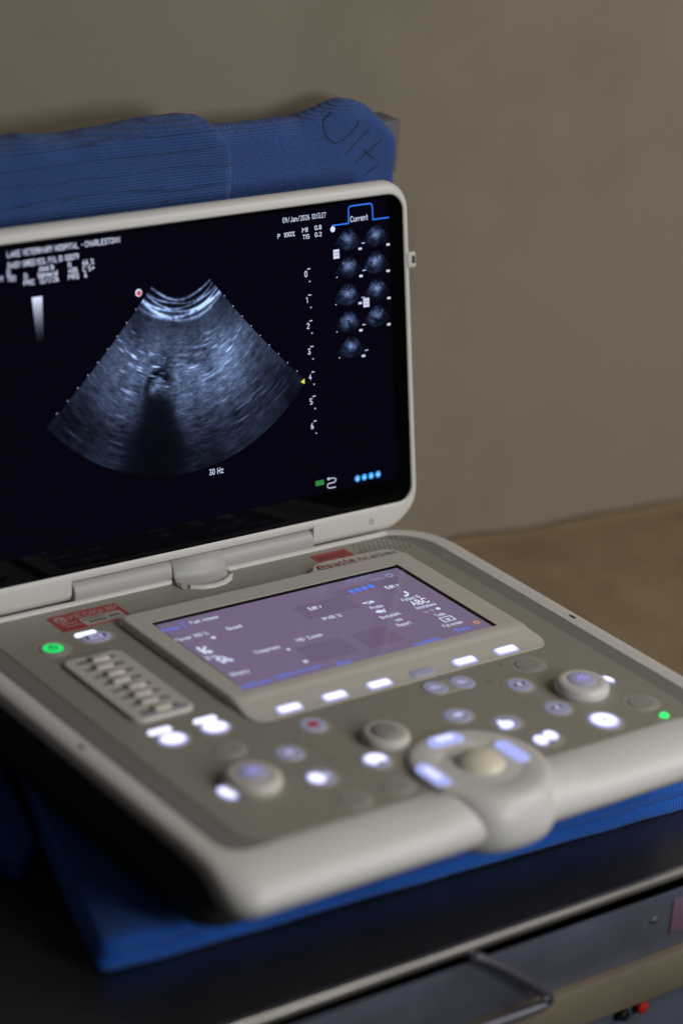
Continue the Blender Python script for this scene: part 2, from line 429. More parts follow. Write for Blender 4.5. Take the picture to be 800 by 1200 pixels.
mb = MB(); cloth_slab(mb, [(-234, -173), (-40, -184), (228, -197), (226, 70), (-150, 74), (-192, -40)], BENCH_Z + .5, -70, 9, 1.2, 2, layers=2)
tag(mb.build('blue_towel', M_towel_f, smooth=70), 'bright blue ribbed towel folded flat under the ultrasound machine', 'towel')
mb = MB(); cloth_slab(mb, [(-420, 30), (-222, -20), (-221, -64), (-196, -40), (-155, 84), (-150, 140), (-420, 150)], BENCH_Z + .5, -80, 5, 1.2, 5, nseg=14)
tag(mb.build('blue_towel', M_towel_f, smooth=70), 'dark blue towel end in deep shade left of the machine', 'towel')

# ------------------------------------------------------------------ storage box and draped towels against the wall
box = tag(empty('storage_box', (40, 200, BENCH_Z)), 'grey cardboard box against the wall, its corner showing behind the blue towels', 'box')
MB().box(-170, 221, 188, 211, BENCH_Z, 231.5, 1).build('box_body', M_box, box)
MB().box(-169, 219.5, 189.2, 210, 231.5, 233.5, .3).build('box_seam', M_boxlid, box)
MB().box(-170.5, 221.3, 187.4, 211.5, 233.5, 271.8, .8).build('box_lid', M_box, box)

def interp(tab, x):
    xs = [a for a, _ in tab]; return float(np.interp(x, xs, [b for _, b in tab]))

def drape(name, x0, x1, yf, yb, ztop, zbot, rad, m, label, seed, nx=110, endround=0.):
    """cloth hanging over the box: front sheet, rolled top, back sheet; wrinkled; right end rounded off."""
    npf, npt, npb = 46, 14, 6; pts = []; ny = npf + npt + npb
    for j in range(ny):
        for i in range(nx):
            u = i / (nx - 1); x = x0 + (x1 - x0) * u; zt = ztop(x); R = rad
            e = 1.
            if endround:
                d = (x1 - x) / endround
                e = math.sqrt(max(0., 1 - (1 - min(1, d)) ** 2))
            yc = yf + R
            if j < npf:
                t = j / npf; z = zbot + (zt - R - zbot) * t; y = yf
            elif j < npf + npt:
                a = math.pi * (j - npf) / npt; z = zt - R + R * math.sin(a); y = yf + (yb - yf) * (1 - math.cos(a)) / 2
            else:
                t = (j - npf - npt) / (npb - 1); z = zt - R - t * 40; y = yb
            ym = (yf + yb) / 2 + 3
            y = ym + (y - ym) * (.25 + .75 * e)
            w = 1.6 * nz(x * .5, z * 1.7, seed, .035) + .8 * nz(x * .35, z * 2.4, seed + 4, .09) + .25 * nz(x, z, seed + 9, .25)
            y += w if y < ym else 0
            z += .7 * nz(x, y, seed + 5, .06) + .35 * nz(x, y, seed + 6, .2)
            pts.append((x + .5 * nz(z, x, seed + 2, .05), y, z))
    o = MB().grid(pts, nx, ny).build(name, m, smooth=180)
    sm = o.modifiers.new('thickness', 'SOLIDIFY'); sm.thickness = .0015; sm.offset = -1
    return tag(o, label, 'towel')

zr = [(20, 279), (63, 279.7), (106, 280), (132, 279.5), (149, 283.5), (162, 287.5), (174, 289.6), (184, 287.5), (192, 284), (200, 277.5), (207, 271), (214, 266)]
tow_r = drape('blue_towel', 30, 215, 179, 211, lambda x: interp(zr, x), 90, 11, M_towel_r, 'blue terry towel with black marker strokes, draped over the grey box behind the screen', 3, endround=4)
zl = [(-400, 288), (-115, 288), (-87, 289.8), (-58, 287), (-26, 289), (6, 291.8), (36, 292.2), (48, 290), (56, 284), (62, 277), (67, 264), (69, 255)]
tow_l = drape('blue_towel', -330, 69, 165, 209, lambda x: interp(zl, x), 80, 12, M_towel_l, 'thick blue cotton blanket with ladder creases, folded behind the left of the screen', 8, nx=190, endround=12)
# marker strokes lying on the right towel
def ink_strokes():
    S = [[(156.2, 283.2), (148.3, 279.1), (147.5, 273.9), (151.3, 267.2), (156.8, 263.5), (163.3, 263.9), (170.6, 268.6), (175.9, 274.5), (176.8, 278.1)],
         [(187.4, 270.8), (177.7, 262.6), (167.5, 253.9)], [(199.5, 262.1), (186.5, 253.6), (176.7, 246.5)], [(183.0, 256.1), (193.0, 248.1)],
         [(198.7, 244.3), (193.1, 241.1), (185.6, 236.4)]]
    dg = bpy.context.evaluated_depsgraph_get(); dg.update()
    ev = tow_r.evaluated_get(dg); inv = tow_r.matrix_world.inverted()
    mb = MB()
    for st in S:
        p = smooth_path([(a, 0, b) for a, b in st], 8); ring = []
        L = len(p)
        for i, q in enumerate(p):
            d = (p[min(i + 1, L - 1)] - p[max(i - 1, 0)]).normalized(); n = Vector((-d.z, 0, d.x))
            w = (.52 + .3 * nz(i * .5, st[0][0], 1, .6)) * (.5 + .5 * min(1, i / 3, (L - 1 - i) / 3))
            for sgn in (-1, 1):
                c = q + n * w * sgn
                ok, loc, nor, _ = ev.ray_cast(inv @ Vector((c.x * MM, .1, c.z * MM)), Vector((0, 1, 0)))
                y = (tow_r.matrix_world @ loc).y / MM if ok else 178
                ring.append((c.x, y - .35, c.z))
        mb.add(ring, [(2 * i, 2 * i + 1, 2 * i + 3, 2 * i + 2) for i in range(L - 1)])
    ORIGIN[tow_r] = Vector(tow_r.location) / MM
    mb.build('marker_writing', M_ink, tow_r)
bpy.context.view_layer.update()
ink_strokes()

# ------------------------------------------------------------------ ultrasound machine
us = tag(empty('ultrasound_machine', (0, -70, -70)), 'open portable ultrasound machine with lit screen and glowing control buttons on a blue towel', 'ultrasound machine')

# base shell -----------------------------------------------------
FX = [-150, -110, -85, -72, -62, -54, -47, -40, -30, -15, 0, 15, 30, 40, 47, 54, 62, 72, 85, 110, 150]
R_ = [(185, .0, -223, .0, 90, 15, 32), (191, .4, -229, -.3, 94, 17, 36), (196.5, -.2, -238, -2., 98, 19, 40), (199.3, -1.8, -246, -5.4, 101, 20, 43),
      (200.6, -4.2, -252.5, -10.4, 103, 20, 45), (200.4, -6.8, -255.2, -16, 103.5, 19, 45), (198.6, -9.4, -252.4, -22.6, 103, 18, 44), (195, -11.8, -246.4, -28.2, 101, 17, 42),
      (190, -13.6, -239, -32, 96, 16, 38), (184, -14.4, -230, -34, 92, 15, 33)]
rings = []
for ri, (sx, sz, fy, fz, by, rf, rb) in enumerate(R_):
    rg = rrect(-sx, sx, fy, by, (rf, rf, rb, rb), 0, n=10, m=14, ex=FX)
    lift = (0, 3.2, 3.4, 3.0, 1.6, .4, 0, 0, 0, 0)[ri]      # the palm rest swells up to meet the trackball ring
    rings.append([(x, y, sz + (fz - sz) * sstep((-208 - y) / 34) + (lift * math.exp(-((x - 1) / 52) ** 4) if y < -220 else 0)) for x, y, z in rg])
body = MB().loft(rings).build('base_shell', M_white, us, smooth=60)
MB().loft([rrect(-186, 186, -204, 92, 20, z, 8) for z in (-60, -58.5)] + [rrect(-187, 187, -208, 93, 21, z, 8) for z in (-57, -46)] + [rrect(-182, 182, -222, 90, 20, z, 8) for z in (-12,)]).build('underbody', M_under, us)
for fx, fy in ((-160, -180), (160, -180), (-160, 70), (160, 70)):
    MB().rev(fx, fy, [(11, -70), (12, -68), (11, -59)], 20).build('foot', M_under, us, origin=(fx, fy, -70))
for x in (-191.3, 191.3):
    MB().rev(x, -78, [(2.6, -.5), (2.6, .5), (2.2, .56)], 16, ax=.45, ay=1.3).build('rim_slot', M_dark, us)

# panel ----------------------------------------------------------
mb = MB(); slab(mb, -184.6, 184.6, -222.6, 88.5, (15.5, 15.5, 32, 32), -.6, .45, .3, n=10)
mb.build('side_strip', M_strip, us)
panel = MB(); slab(panel, -170, 170, -222.2, 87.5, (22, 22, 30, 30), .3, .85, .3, n=12)
panel = panel.build('control_panel', M_olive, us)
PZ = .85
# thin white ridge along the back with its loop round the hinge tongue
ridge = [(-181, 86, 1)] + [(x, 88.8, 1.2) for x in (-160, -100, -50, -26)]
for k in range(9):
    a = math.pi + math.pi * k / 8; ridge.append((2 + 22 * math.cos(a), 88 + 17.5 * math.sin(a), 1.2))
ridge += [(x, 88.8, 1.2) for x in (30, 60, 100, 140, 160)] 
MB().tube(ridge, 2.2, 8).build('back_ridge', M_white, us)

mb = MB()
for a, b, c, d in ((174, 176.5, 38, 39.2), (174.5, 178, 41, 42), (177.5, 179.5, 38, 40)): rect(mb, a, b, c, d, .5)
mb.build('strip_print', M_stickw, us, smooth=0)
# speaker grille, stickers
mb = MB()
for j in range(6):
    for i in range(10):
        mb.rev(126 + i * 4.1 + (j % 2) * 2, 63.5 + j * 3.9, [(.85, PZ + .02), (.8, PZ + .06)], 8)
mb.build('speaker_grille', M_dark, panel)
mb = MB(); slab(mb, 88.5, 118.5, 69, 81, 1.6, PZ, PZ + .25, .1)
st = mb.build('red_sticker', M_redp, us)
mb = MB(); [rect(mb, 91.5 + q * 3.0, 93.7 + q * 3.0, 72.8, 77.0, PZ + .28) for q in range(8)]; mb.build('sticker_print', mat('sticker_print_red', (.22, .012, .015), .5), st)
mb = MB(); slab(mb, -123, -71, 56.4, 78.8, .8, PZ, PZ + .25, .1)
st = tag(mb.build('red_sticker', M_redp, us), 'red supplier sticker with white lettering')
mb = MB(); put_text(mb, 'MEDIQUIP', -91, 73, PZ + .3, 36, 5.6, bold=.02)
for r0, r1 in ((3.0, 4.2),):
    for i in range(24):
        a, b = 2 * math.pi * i / 24, 2 * math.pi * (i + 1) / 24
        mb.add([(-116 + r * math.cos(t), 72.5 + r * math.sin(t), PZ + .3) for r, t in ((r0, a), (r1, a), (r1, b), (r0, b))], [(0, 1, 2, 3)])
for a in (.5, 2.6, 4.7):
    mb.tube([(-116, 72.5, PZ + .3), (-116 + 3.2 * math.cos(a), 72.5 + 3.2 * math.sin(a), PZ + .3)], .5, 6)
for j, (a, b) in enumerate(((-119, -107), (-118, -108))):
    for q in range(5): rect(mb, a + q * 2.4, a + q * 2.4 + 1.8, 65.2 - j * 4, 66.6 - j * 4, PZ + .3)
mb.build('sticker_lettering', M_stickw, st)
mb = MB(); slab(mb, -105, -74, 57.8, 68.5, .5, PZ + .2, PZ + .36, .05); mb.build('sticker_label', M_stickw, st)
mb = MB()
for q in range(7): rect(mb, -103 + q * 2.2, -101.4 + q * 2.2, 65.4, 66.8, PZ + .4)
for q in range(4): rect(mb, -100 + q * 3.1, -97.8 + q * 3.1, 60.6, 63.2, PZ + .4)
for q in range(3): rect(mb, -84.5 + q * 2.6, -82.6 + q * 2.6, 62.6, 64.6, PZ + .4)
mb.build('sticker_ink', M_dark, st)

# touchscreen unit ----------------------------------------------
X0, X1, Y0, Y1 = -86, 149, -105, 54
TX0, TX1, TY0, TY1 = -70.6, 128.9, -72, 35
mb = MB()
def tz(y, top):
    # top height falls along the front lip
    if y > -79: return top
    t = (-79 - y) / 25.; return top + (1.3 - top) * (.28 * sstep(t * 5) + .72 * sstep(t))
TM = 26
def trr(d, z, r, top=False):
    rg = rrect(X0 + d, X1 - d, Y0 + d * .6, Y1 - d, (r, r, 5, 5), 0, n=6, m=TM)
    return [(x, y, tz(y, z) if top else min(z, tz(y, 5.4))) for x, y, _ in rg]
outer = [trr(0, PZ - .2, 11), trr(.2, 2.4, 11), trr(1.2, 4.6, 10, True), trr(2.6, 5.4, 9.5, True)]
mb.loft(outer, cap1=False)
# top surface as a grid between outline and the screen opening: frame of strips
top = outer[-1]
nT = len(top)
cx, cy = (TX0 + TX1) / 2, (TY0 + TY1) / 2
def to_open(x, y, gx0, gx1, gy0, gy1):
    # clamp a boundary point to the opening rectangle
    return (min(max(x, gx0), gx1), min(max(y, gy0), gy1))
mid = []
for (x, y, z) in top:
    qx, qy = to_open(x, y, TX0 - 1, TX1 + 1, -79, TY1 + 1); mid.append((qx, qy, 5.5))
inn = []
for (x, y, z) in top:
    qx, qy = to_open(x, y, TX0 - .6, TX1 + .6, TY0 - .6, TY1 + .6); inn.append((qx, qy, 5.5))
inn2 = [(x, y, 4.6) for x, y, z in inn]
def lerp_ring(a, b, t): return [tuple(p[k] + (q[k] - p[k]) * t for k in range(3)) for p, q in zip(a, b)]
def lip_ring(t):
    r = lerp_ring(top, mid, t)
    return [(x, y, tz(y, 5.4) if y < -79 else z) for x, y, z in r]
mb.loft([top] + [lip_ring(t) for t in (.1, .2, .35, .5, .65, .75, .85, .93)] + [mid, inn, inn2], cap0=False, cap1=True)
touch = mb.build('touchscreen', M_front, us, smooth=50)
bm = bmesh.new(); bm.from_mesh(touch.data); bmesh.ops.remove_doubles(bm, verts=bm.verts, dist=1e-6); bmesh.ops.dissolve_degenerate(bm, edges=bm.edges, dist=1e-7); bmesh.ops.recalc_face_normals(bm, faces=bm.faces); bm.to_mesh(touch.data); bm.free()
mb = MB(); slab(mb, TX0 - .5, TX1 + .5, TY0 - .5, TY1 + .5, .5, 4.3, 5.0, .1); mb.build('touch_glass', M_glass, touch)
mb = MB(); slab(mb, TX0 + .6, TX1 - 2.6, TY0 + .1, TY1 - 3.6, .3, 4.9, 5.08, .02); mb.build('touch_display', M_touch, touch)
for a, b, c, d in ((24, 66, -8, 12), (-10, 26, -61, -38), (34, 62, -61, -38), (62, 118, 11, 20)):
    mb = MB(); slab(mb, a, b, c, d, .3, 5.0, 5.11, .01); mb.build('display_cell', M_cell, touch)
TI = [('Probe', -64.5, 22.1, 11.7, 'b'), ('Fast Access', -37.7, 23.8, 20.6, 'w'), ('Power 100 %', -59.0, 6.6, 24.8, 'w'), ('o', -47.0, -1.0, 3.3, 'w'), ('Quad', -26.8, 5.4, 10.7, 'w'), ('K', -62.1, -13.8, 9.1, 'I'), ('20 Hz', -63.7, -23.8, 9.0, 'w'), ('R', -59.0, -30.3, 9.1, 'I'), ('Biopsy', -60.0, -49.8, 12.9, 'w'), ('Compress', -26.2, -31.1, 18.5, 'w'), ('o', -14.0, -37.5, 2.7, 'w'), ('HD Zoom', 7.9, -29.4, 19.0, 'w'), ('Edit >', 37.8, 5.3, 9.8, 'W'), ('PWR %', 39.4, -11.6, 13.9, 'w'), ('o', -14.3, -56.4, 3.3, 'w'), ('Quantification', -60.2, -66.8, 23.7, 'b'), ('Generic protocol', -27.5, -65.6, 32.9, 'b'), ('Res', 6.5, -69.0, 9.4, 'b'), ('Menu', 102.6, 23.4, 8.8, 'd'), ('gear', 113.9, 23.9, 7.4, 'd'), ('Edit >', 104.5, 8.7, 10.2, 'W'), ('fan', 74.7, -4.8, 10.0, 'I'), ('Probe', 75.3, -12.5, 9.3, 'w'), ('bird', 73.9, -19.1, 8.5, 'I'), ('Bodymark', 75.4, -27.2, 15.6, 'w'), ('bot', 76.5, -35.0, 6.4, 'I'), ('Report', 75.6, -41.8, 10.6, 'w'), ('pat', 105.2, -5.4, 5.8, 'I'), ('Patient ID', 104.2, -12.4, 14.5, 'w'), ('ABC', 106.0, -19.3, 13.1, 'W'), ('Annotations', 105.5, -26.5, 16.7, 'w'), ('o', 100.2, -34.1, 3.6, 'd'), ('o', 105.4, -33.8, 3.6, 'd'), ('o', 110.7, -33.6, 3.6, 'w'), ('Tools', 105.9, -41.4, 7.2, 'w'), ('scr', 106.4, -49.0, 10.1, 'I'), ('Full screen', 104.5, -56.7, 15.1, 'w'), ('Store', 105.2, -65.7, 11.5, 'b'), ('ring', 120.5, -62.1, 5.1, 'o'), ('Acquisition', 73.0, -69.4, 21.1, 'b'), ('*', 75.0, 14.6, 4.3, 'b'), ('*', 80.5, 14.8, 4.3, 'b'), ('*', 86.1, 15.0, 4.3, 'b'), ('*', 91.9, 15.1, 4.3, 'b')]
UM = {'w': M_uw, 'W': M_uW, 'b': M_ub, 'd': M_ud, 'I': M_uw, 'o': M_uo}
TZ = 5.16
for s, x, y, w, c in TI:
    mb = MB()
    if s == 'o': disc(mb, x, y, w / 2, TZ)
    elif s == '*': disc(mb, x, y, w / 2, TZ, ay=1.35)
    elif s == 'gear': ring2(mb, x, y, 1.2, 2.6, TZ); [rect(mb, x + 2.9 * math.cos(a) - .5, x + 2.9 * math.cos(a) + .5, y + 2.9 * math.sin(a) - .5, y + 2.9 * math.sin(a) + .5, TZ + .01) for a in [k * math.pi / 4 for k in range(8)]]
    elif s == 'ring': ring2(mb, x, y, 1.2, 2.3, TZ)
    elif s == 'K':
        mb.tube([(x - 2.5, y + 5, TZ), (x - 2, y - 4, TZ)], .9, 6); mb.tube([(x + 2.5, y + 3.5, TZ), (x - 2, y - 1, TZ), (x + 3, y - 4.5, TZ)], 1.0, 6); disc(mb, x + 1.5, y - 3, 2, TZ)
    elif s == 'R':
        ring2(mb, x - .5, y + 1.5, 1.6, 3.6, TZ); mb.tube([(x + 1, y, TZ), (x + 4.5, y - 4, TZ)], 1.0, 6); disc(mb, x - 1.5, y - 2.6, 1.6, TZ)
    elif s == 'fan': [disc(mb, x + dx, y + dy, r, TZ) for dx, dy, r in ((-3.6, .6, 1.1), (2.6, 0, 1.7))]; ring2(mb, x - .6, y, 1.2, 2., TZ)
    elif s == 'bird': disc(mb, x - 1, y, 2.6, TZ, ax=1.2, ay=.8); disc(mb, x + 3.4, y + 1, .9, TZ); mb.tube([(x, y, TZ), (x + 2.2, y - 2.6, TZ)], .6, 6)
    elif s == 'bot': rect(mb, x - 2.6, x + 2.6, y - 1.6, y - .8, TZ); rect(mb, x - 2.6, x + 2.6, y + .2, y + 1., TZ)
    elif s == 'pat': mb.tube([(x + 1.4, y + 3.2, TZ), (x + 1.8, y - .4, TZ), (x, y - 2.6, TZ), (x - 2.6, y - 2.2, TZ)], .75, 6)
    elif s == 'scr':
        rect(mb, x - 5, x + 5, y + 2.6, y + 3.5, TZ); rect(mb, x - 5, x + 5, y - 3.5, y - 2.6, TZ); rect(mb, x - 5, x - 4, y - 2.6, y + 2.6, TZ); rect(mb, x + 4, x + 5, y - 2.6, y + 2.6, TZ); rect(mb, x - 2, x + 2, y - .5, y + .6, TZ); rect(mb, x - .6, x + .6, y - 2, y - .5, TZ)
    else: put_text(mb, s, x, y, TZ, w, 6.2 if s == 'ABC' else 3.7, bold=.045 if s == 'ABC' else .05)
    mb.build('display_icon' if s in ('o', '*', 'gear', 'ring', 'K', 'R', 'fan', 'bird', 'bot', 'pat', 'scr') else 'display_text', UM[c], touch, smooth=0)
mb = MB(); rect(mb, -54.6, -53.9, 18, 27, TZ); rect(mb, -53.9, -51, 26.3, 27, TZ); mb.build('tab_corner', M_ub, touch, smooth=0)
# logo tab
mb = MB()
tabo = [(66, 53), (74, 56.5), (78, 62), (84, 64.8), (92, 65.5), (140, 63.5), (146.5, 60.5), (148.5, 54), (147.5, 45), (67, 45)]
tabo = [(x - 2, y - 1.5) for x, y in tabo]
mb.loft([[(x, y, PZ - .2) for x, y in tabo], [(x, y, 3.0) for x, y in tabo], [(108 + (x - 108) * .985, 50 + (y - 50) * .95, 4.6) for x, y in tabo]])
tab = mb.build('logo_tab', M_front, touch)
mb = MB(); put_text(mb, 'e', 80.2, 57.4, 4.75, 5.6, 8.6, bold=.03); put_text(mb, 'saote', 96.4, 56.6, 4.75, 23, 7.0, bold=.04)
mb.build('logo_lettering', M_redtxt, touch)
mb = MB(); put_text(mb, 'MyLab', 118.6, 55.4, 4.75, 14.4, 5.6, bold=.01); mb.build('logo_lettering', M_redtxt, touch)
mb = MB(); put_text(mb, 'Sigma', 134.6, 55.0, 4.75, 15.5, 5.6, bold=.01); mb.build('logo_lettering', M_gtxt, touch)
# six lip lights
for i, x in enumerate((-56.5, -22, 12.6, 47, 81.4, 116)):
    mb = MB()
    y = -98.5
    def lipmap(a, b, c, x=x): return (x + a, y + b, tz(y + b, 5.4) + c)
    mm = MB(); mm.loft([rrect(-9.0, 9.0, -3.9, 3.9, 2.4, z, 5) for z in (-.4, .35)] + [rrect(-8.5, 8.5, -3.4, 3.4, 2.1, .6, 5)])
    if i != 3: mm.loft([rrect(-7.6, 7.6, -2.7, 2.7, 1.9, z, 5) for z in (.5, .72)], mi=1)
    mm.mapv(lipmap)
    o = mm.build('lip_button', M_cap if i == 3 else [M_edge, M_lit], us, origin=(x, y, 2))
    if i == 3: tag(o, 'unlit grey lip button')

# TGC sliders ----------------------------------------------------
mb = MB(); slab(mb, -149.5, -105.5, -72, 18.5, 8, PZ - .2, PZ + 2.2, 1.2, n=8)
tgc = mb.build('slider_plate', M_front, us)
for i in range(8):
    y = 10 - i * 10.4; x = -127.5
    mb = MB(); slab(mb, x - 14, x + 14, y - 1.6, y + 1.6, 1.5, PZ + 1.9, PZ + 2.28, .05); mb.build('slider_slot', M_slot, tgc)
    dx = (2.2, -1.2, .6, -1.8, 2.6, .2, -1.4, 1.4)[i]
    mb = MB(); mb.loft([rrect(x + dx - 6.4 + d, x + dx + 6.4 - d, y - 3 + d, y + 3 - d, 1.6, z, 4) for d, z in ((0, PZ + 2.25), (0, PZ + 3.3), (.5, PZ + 4.0), (1.2, PZ + 4.3))])
    mb.build('slider_knob', M_front, tgc)
for x, y in ((-136, -66.5), (-116, -66.5)):
    mb = MB(); slab(mb, x - 6, x + 6, y - 1.5, y + 1.5, 1.4, PZ + 2.2, PZ + 2.4, .05); mb.build('slider_mark', mat('slider_mark_lavender', (.3, .29, .4), .4), tgc)

# buttons --------------------------------------------------------
def glyph(mb, kind, z):
    if kind == 'eyes': disc(mb, -3.1, .2, 1.15, z, mi=1, ay=1.2); disc(mb, 3.1, .2, 1.15, z, mi=1, ay=1.2); rect(mb, -1.2, 1.2, -1.4, 1.4, z)
    elif kind == 'star': [rect(mb, *q, z + .01 * i) for i, q in enumerate(((-2.6, 2.6, -.8, .8), (-.8, .8, -2.6, 2.6)))]
    elif kind == 'ring': ring2(mb, 0, 0, 1.7, 2.7, z); rect(mb, -.8, .8, -.8, .8, z)
    elif kind == 'bars': rect(mb, -3.2, 3.2, -1.6, -.5, z); rect(mb, -3.2, 1.2, .7, 1.8, z)
    elif kind == 'wide': disc(mb, .4, .3, 2.6, z, ax=1.2); disc(mb, -3.6, -.4, .8, z); disc(mb, 4, .2, .8, z)
    elif kind == 'red': disc(mb, 0, .2, 3.2, z, ax=1.25, ay=.9)
    elif kind == 'frame': rect(mb, -4, 4, 1.6, 2.3, z); rect(mb, -4, 4, -2.3, -1.6, z); rect(mb, -4, -3.3, -1.6, 1.6, z); rect(mb, 3.3, 4, -1.6, 1.6, z)
CAPZ = 2.6
def button(x, y, kind, rx=8.2, ry=8.6, cap=None, icon=None, label=None, groove=True):
    mb = MB().rev(x, y, [(1, PZ - .5), (1, PZ + .35), (.97, PZ + .56), (.90, PZ + .68), (.6, PZ + .7), (.2, PZ + .7)], 36, ax=rx, ay=ry)
    o = mb.build('button', cap or M_cap, us, origin=(x, y, PZ))
    if groove:
        MB().rev(x, y, [(1.28, PZ - .2), (1.28, PZ + .12), (1.24, PZ + .22), (1.05, PZ + .05)], 36, ax=rx, ay=ry).build('button_ring', M_groove, o, origin=(x, y, PZ))
    if kind and cap is None:
        g = MB(); 
        for q in range(36):
            a, b = 2 * math.pi * q / 36, 2 * math.pi * (q + 1) / 36
            g.add([(x + rx * k * math.cos(t), y + ry * k * math.sin(t), PZ + .715) for k, t in ((.74, a), (.84, a), (.84, b), (.74, b))], [(0, 1, 2, 3)])
        g.build('button_rim', M_rimlight, o, origin=(x, y, PZ), smooth=0)
    if kind:
        g = MB(); glyph(g, kind, 0); g.mapv(lambda a, b, c: (x + a, y + b, PZ + .8 + c))
        g.build('button_icon', [icon or M_icon, M_dark], o, origin=(x, y, PZ), smooth=0)
    if label: tag(o, label)
    return o
def lit_patch(o, x, y, rx, ry, m=None, z=1.62, rot=0., name='lit_symbol'):
    z = max(.76, min(z - .85, .9)) if name == 'lit_symbol' else z
    mb = MB().rev(x, y, [(1, PZ + z - .5), (1, PZ + z), (.96, PZ + z + .12)], 28, ax=rx, ay=ry, rot=rot)
    if not m: mb.rev(x, y, [(.80, PZ + z + .1), (.80, PZ + z + .2), (.76, PZ + z + .24)], 28, ax=rx, ay=ry, rot=rot, mi=1)
    mb.build(name, [m] if m else [M_edge, M_lit], o, origin=(x, y, PZ))
def P(x, y): return x - 1.0, y - 1.2
x, y = P(-54.5, -120.8); button(x, y, 'red', 8.2, 8.6, icon=M_redbtn, label='grey button with a red symbol')
x, y = P(-87.9, -142.8); button(x, y, 'ring', 8.4, 8.6)
x, y = P(-88.5, -175.3); o = button(x, y, None, 8.8, 9.2, label='grey button lit white on its left half'); lit_patch(o, x - 3.4, y - .6, 5.6, 6.6); MB().rev(x + 4, y - .3, [(2.2, PZ + .4), (2.2, PZ + .78), (2, PZ + .82)], 16).build('button_icon', M_icon, o)
for x, y in ((-117.1, -121.2), (-56.8, -205.2), (-88, -206.2), (117.6, -119.3), (146.5, -194.9)):
    x, y = P(x, y); button(x, y, None, 9.5, 8.8, cap=M_capdim, label='unlit dark button')
x, y = P(-47.8, -175.2); o = button(x, y, None, 8.8, 9, label='grey button with a lit white face'); lit_patch(o, x, y + 1.2, 8., 7.0, z=2.3); MB().rev(x + .5, y - 4.5, [(3, PZ + .8), (3, PZ + 1.2), (2.6, PZ + 1.24)], 18, ay=.7).build('button_icon', M_cap, o)
# paired small buttons share a pale pad
mb = MB(); slab(mb, 33.5, 70.5, -127.5, -112, 7, PZ - .3, PZ + .35, .2); mb.build('button_pad', M_groove, us)
for x, y in ((42.8, -116.8), (62.8, -118.9)):
    x, y = P(x, y); button(x, y, 'bars', 8.0, 8.4, groove=False)
x, y = P(31.7, -153.1); button(x, y, 'wide', 9.4, 8.4)
x, y = P(52.9, -174.5); o = button(x, y, None, 9.2, 8.4, label='grey button lit white along its lower half'); lit_patch(o, x - 2.6, y - 3.2, 6.2, 4.4, z=2.65, rot=.35); lit_patch(o, x - 4.2, y, 2.4, 3.6, z=2.68, name='lit_symbol')
x, y = P(60.7, -202.4); o = button(x, y, None, 9.4, 8.6, cap=M_capdim, label='pair of lit white lobes on one button'); lit_patch(o, x - 4.6, y - .6, 5, 6.4, z=2.6, rot=-.3); lit_patch(o, x + 4.6, y + 1.2, 5, 6.4, z=2.6, rot=-.3)
x, y = P(93.2, -138.9); button(x, y, 'eyes', 8.2, 8.6)
x, y = P(93.7, -174.6); button(x, y, 'eyes', 8.4, 8.8)
x, y = P(108.6, -201.8); o = button(x, y, None, 10.4, 10.6, label='large round button glowing white'); lit_patch(o, x, y, 9.6, 9.8, z=2.4); MB().rev(x, y, [(2.6, PZ + .9), (2.6, PZ + 1.2), (2.2, PZ + 1.22)], 18, ay=.6).build('button_icon', M_pill, o)
for x, y, x2, y2 in ((-139.8, -84.9, -139.2, -96.1), (-108.1, -85.9, -108.8, -95.4)):
    x, y = P(x, y); x2, y2 = P(x2, y2)
    o = button(x2, y2, None, 9.6, 7.8, label='oval button glowing white with a lit bar above'); lit_patch(o, x2, y2, 9.2, 7.4, z=2.4)
    mb = MB(); slab(mb, x - 8.6, x + 7.4, y - 1.2, y + 4.0, 2.4, PZ - .1, PZ + .95, .4); mb.build('lit_bar', M_lit, o)
# power and pause buttons
x, y = P(-140.2, 40.1)
o = button(x, y, None, 9.4, 9.2, cap=M_capdim, label='power button glowing green'); lit_patch(o, x, y, 6.8, 6.4, M_green, 2.3)
g = MB(); ring2(g, x, y, 2.0, 3.0, PZ + 1.15); rect(g, x - .5, x + .5, y, y + 4, PZ + 1.17); g.build('button_icon', mat('dark_green_print', (.01, .10, .04), .5), o, smooth=0)
x, y = P(-107.4, 42.3)
o = button(x, y, 'frame', 10.6, 6.8, label='oval lavender button with a lit bar above'); mb = MB(); slab(mb, x - 11.4, x + 4.2, y + 4.4, y + 9.2, 2.2, PZ - .1, PZ + .95, .3); mb.build('lit_bar', M_lit, o)
g = MB(); g.add([(x - 8, y + .2, PZ + .8), (x - 5.4, y - 2, PZ + .8), (x - 5.4, y + 2.4, PZ + .8)], [(0, 1, 2)]); g.add([(x + 8, y + .2, PZ + .8), (x + 5.4, y - 2, PZ + .8), (x + 5.4, y + 2.4, PZ + .8)], [(0, 1, 2)]); g.build('button_icon', M_dark, o, smooth=0)
